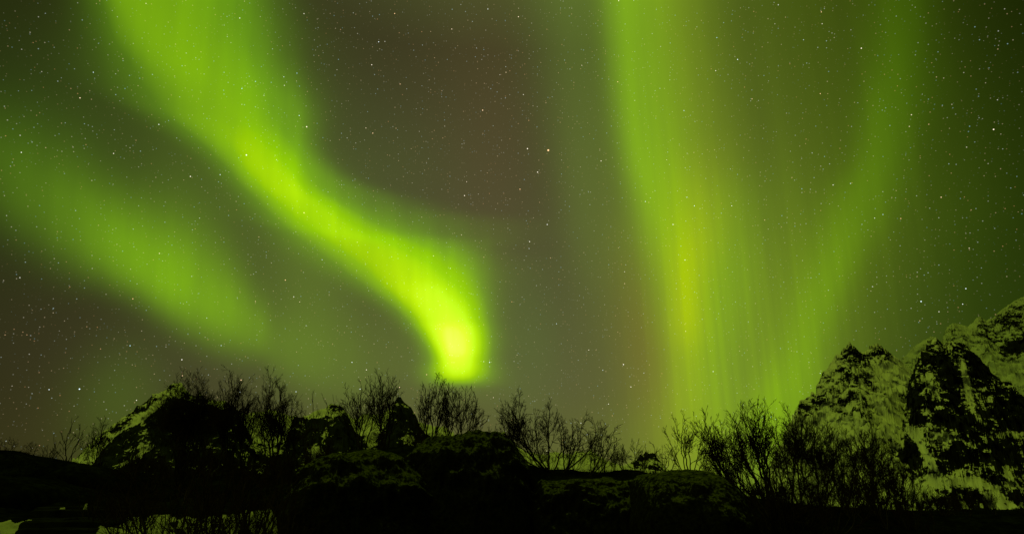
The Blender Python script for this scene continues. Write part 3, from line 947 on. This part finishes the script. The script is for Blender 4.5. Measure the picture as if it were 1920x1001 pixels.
birch(B, 'birch before the lower edge of the snow gully, right one', (1634, 975), 19, [(1626, 812), (1642, 806), (1656, 832)], 66, dens=0.99, thick=.034)
birch(B, 'low birch before the foot of the dark buttress, rightmost of the thicket', (1684, 978), 19, [(1668, 852), (1690, 868), (1704, 862), (1678, 880)], 67, dens=0.88, thick=.03)

# dense bare undergrowth: two stools built once, copied with their parts
def copy_tree(o):
    c = o.copy()
    COL.objects.link(c)
    for ch in o.children:
        d = ch.copy()
        d.parent = c
        COL.objects.link(d)
    return c
rr = random.Random(77)
protos = []
for k in range(4):
    Yp = 16.0
    bx0, by0 = 1000, 960
    tips = [(1000 + rr.uniform(-60, 60), 800 + rr.uniform(-25, 40)) for _ in range(7)]
    protos.append(birch(S_, 'x', (bx0, by0), Yp, tips, 200 + k, dens=.66, thick=.024, first=.25, spread_=1.3, upb=.10, cat='shrub', rmin=.0060))
for k in range(2):
    tips = [(1000 + rr.uniform(-75, 75), 800 + rr.uniform(-25, 60)) for _ in range(8)]
    protos.append(birch(S_, 'x', (1000, 960), 16.0, tips, 230 + k, dens=.42, thick=.026, first=.25, spread_=1.3, upb=.08, cat='shrub', rmin=.0065))
used = [False] * 6
def place(px, top_py, Y, label, group):
    k = rr.randrange(4) if group != LS[1] else 4 + rr.randrange(2)
    src = protos[k]
    if used[k]:
        o = copy_tree(src)
    else:
        o = src
        used[k] = True
    x = at(px, 900, Y)[0]
    g = float(ground_h(x, Y))
    h = at(px, top_py, Y)[2] - g
    s = max(.35, h / PH[k])
    o.location = (x, Y, g - .08)
    o.rotation_euler = (0, 0, rr.uniform(0, 6.28))
    o.scale = (s * rr.uniform(.9, 1.25), s * rr.uniform(.9, 1.25), s)
    tag(o, label, 'shrub', group)
PH = []
for p in protos:
    zs = [v.co.z for v in p.children[1].data.vertices]
    PH.append(sorted(zs)[int(len(zs) * .995)])
LL = ('leafless shrub in the dark tangled thicket at left below the mountain', 'bare shrubs of the left thicket')
LR = ('leafless shrub in the dark tangled thicket at right below the snowy peak', 'bare shrubs of the right thicket')
LS = ('bare twiggy shrub standing in front of the snow patch at lower left', 'bare shrubs before the snow patch')
LC = ('low bare shrub on the dark ground between the rocks', 'low bare shrubs among the rocks')
for i in range(36):
    px = 215 + (i * 11.1 + rr.uniform(-10, 10)) % 400
    top = np.interp(px, [200, 260, 330, 420, 480, 560, 640], [890, 868, 845, 860, 872, 872, 870]) + rr.uniform(-15, 60)
    place(px, top, rr.uniform(16.5, 23), *LL)
for i in range(30):
    px = 1395 + (i * 13.4 + rr.uniform(-10, 10)) % 390
    top = np.interp(px, [1390, 1440, 1560, 1640, 1720, 1800], [922, 900, 888, 892, 912, 942]) + rr.uniform(-15, 60)
    place(px, top, rr.uniform(14.5, 21), *LR)
for i in range(19):
    px = 188 + i * 19.5 + rr.uniform(-6, 6)
    place(px, np.interp(px, [180, 300, 420, 560], [952, 938, 930, 935]) + rr.uniform(-12, 18), rr.uniform(8.6, 11.0), *LS)
for (px, top) in [(1010, 872), (1030, 878), (1075, 876), (1130, 872), (1150, 880), (1170, 870), (1205, 872), (1330, 872), (1350, 885), (1375, 900), (765, 830), (790, 822), (820, 808), (700, 826), (600, 838), (575, 850), (1800, 935), (1850, 940), (1900, 938), (1760, 925)]:
    place(px, top, rr.uniform(17.6, 19.5), *LC)

# ------------------------------------------------------------------ heather and dead grass over the dark ground
rng = np.random.default_rng(9)
n_h = 15000
hx = rng.uniform(-17, 17, n_h)
hy = rng.uniform(7.0, 26.0, n_h)
keep = (np.abs(hx) < hy * .92) & (vnoise(hx * .9, hy * .9, 91) + rng.uniform(-.3, .3, n_h) > .42)
in_steps = (np.abs(hx + 8.6) < 1.9) & (hy > 9) & (hy < 14)
in_snow = (hx / hy > -.69) & (hx / hy < -.32) & (hy < 14.5)
keep &= ~in_steps & ~in_snow
hx, hy = hx[keep], hy[keep]
n_h = len(hx)
hz = ground_h(hx, hy)
hh = rng.uniform(.05, .17, n_h) * (.6 + .8 * vnoise(hx * .5, hy * .5, 92))
V, F = [], []
for b_ in range(4):
    an = rng.uniform(0, 2 * math.pi, n_h)
    ln = rng.uniform(.2, .7, n_h) * hh
    ox, oy = rng.normal(0, .03, n_h), rng.normal(0, .03, n_h)
    wd = .006
    px_, py_ = -np.sin(an) * wd, np.cos(an) * wd
    b0 = np.stack([hx + ox - px_, hy + oy - py_, hz - .03], -1)
    b1 = np.stack([hx + ox + px_, hy + oy + py_, hz - .03], -1)
    tp_ = np.stack([hx + ox + np.cos(an) * ln, hy + oy + np.sin(an) * ln, hz + hh * rng.uniform(.6, 1.1, n_h)], -1)
    V.append(np.stack([b0, b1, tp_], 1).reshape(-1, 3))
V = np.concatenate(V)
nf = len(V) // 3
me = bpy.data.meshes.new('heather')
me.vertices.add(len(V))
me.vertices.foreach_set('co', V.reshape(-1).astype(np.float32))
me.loops.add(nf * 3)
me.loops.foreach_set('vertex_index', np.arange(nf * 3, dtype=np.int32))
me.polygons.add(nf)
me.polygons.foreach_set('loop_start', np.arange(0, nf * 3, 3, dtype=np.int32))
me.update(calc_edges=True)
me.materials.append(M_HEATH)
ho = bpy.data.objects.new('heather', me)
COL.objects.link(ho)
tag(ho, kind='stuff')
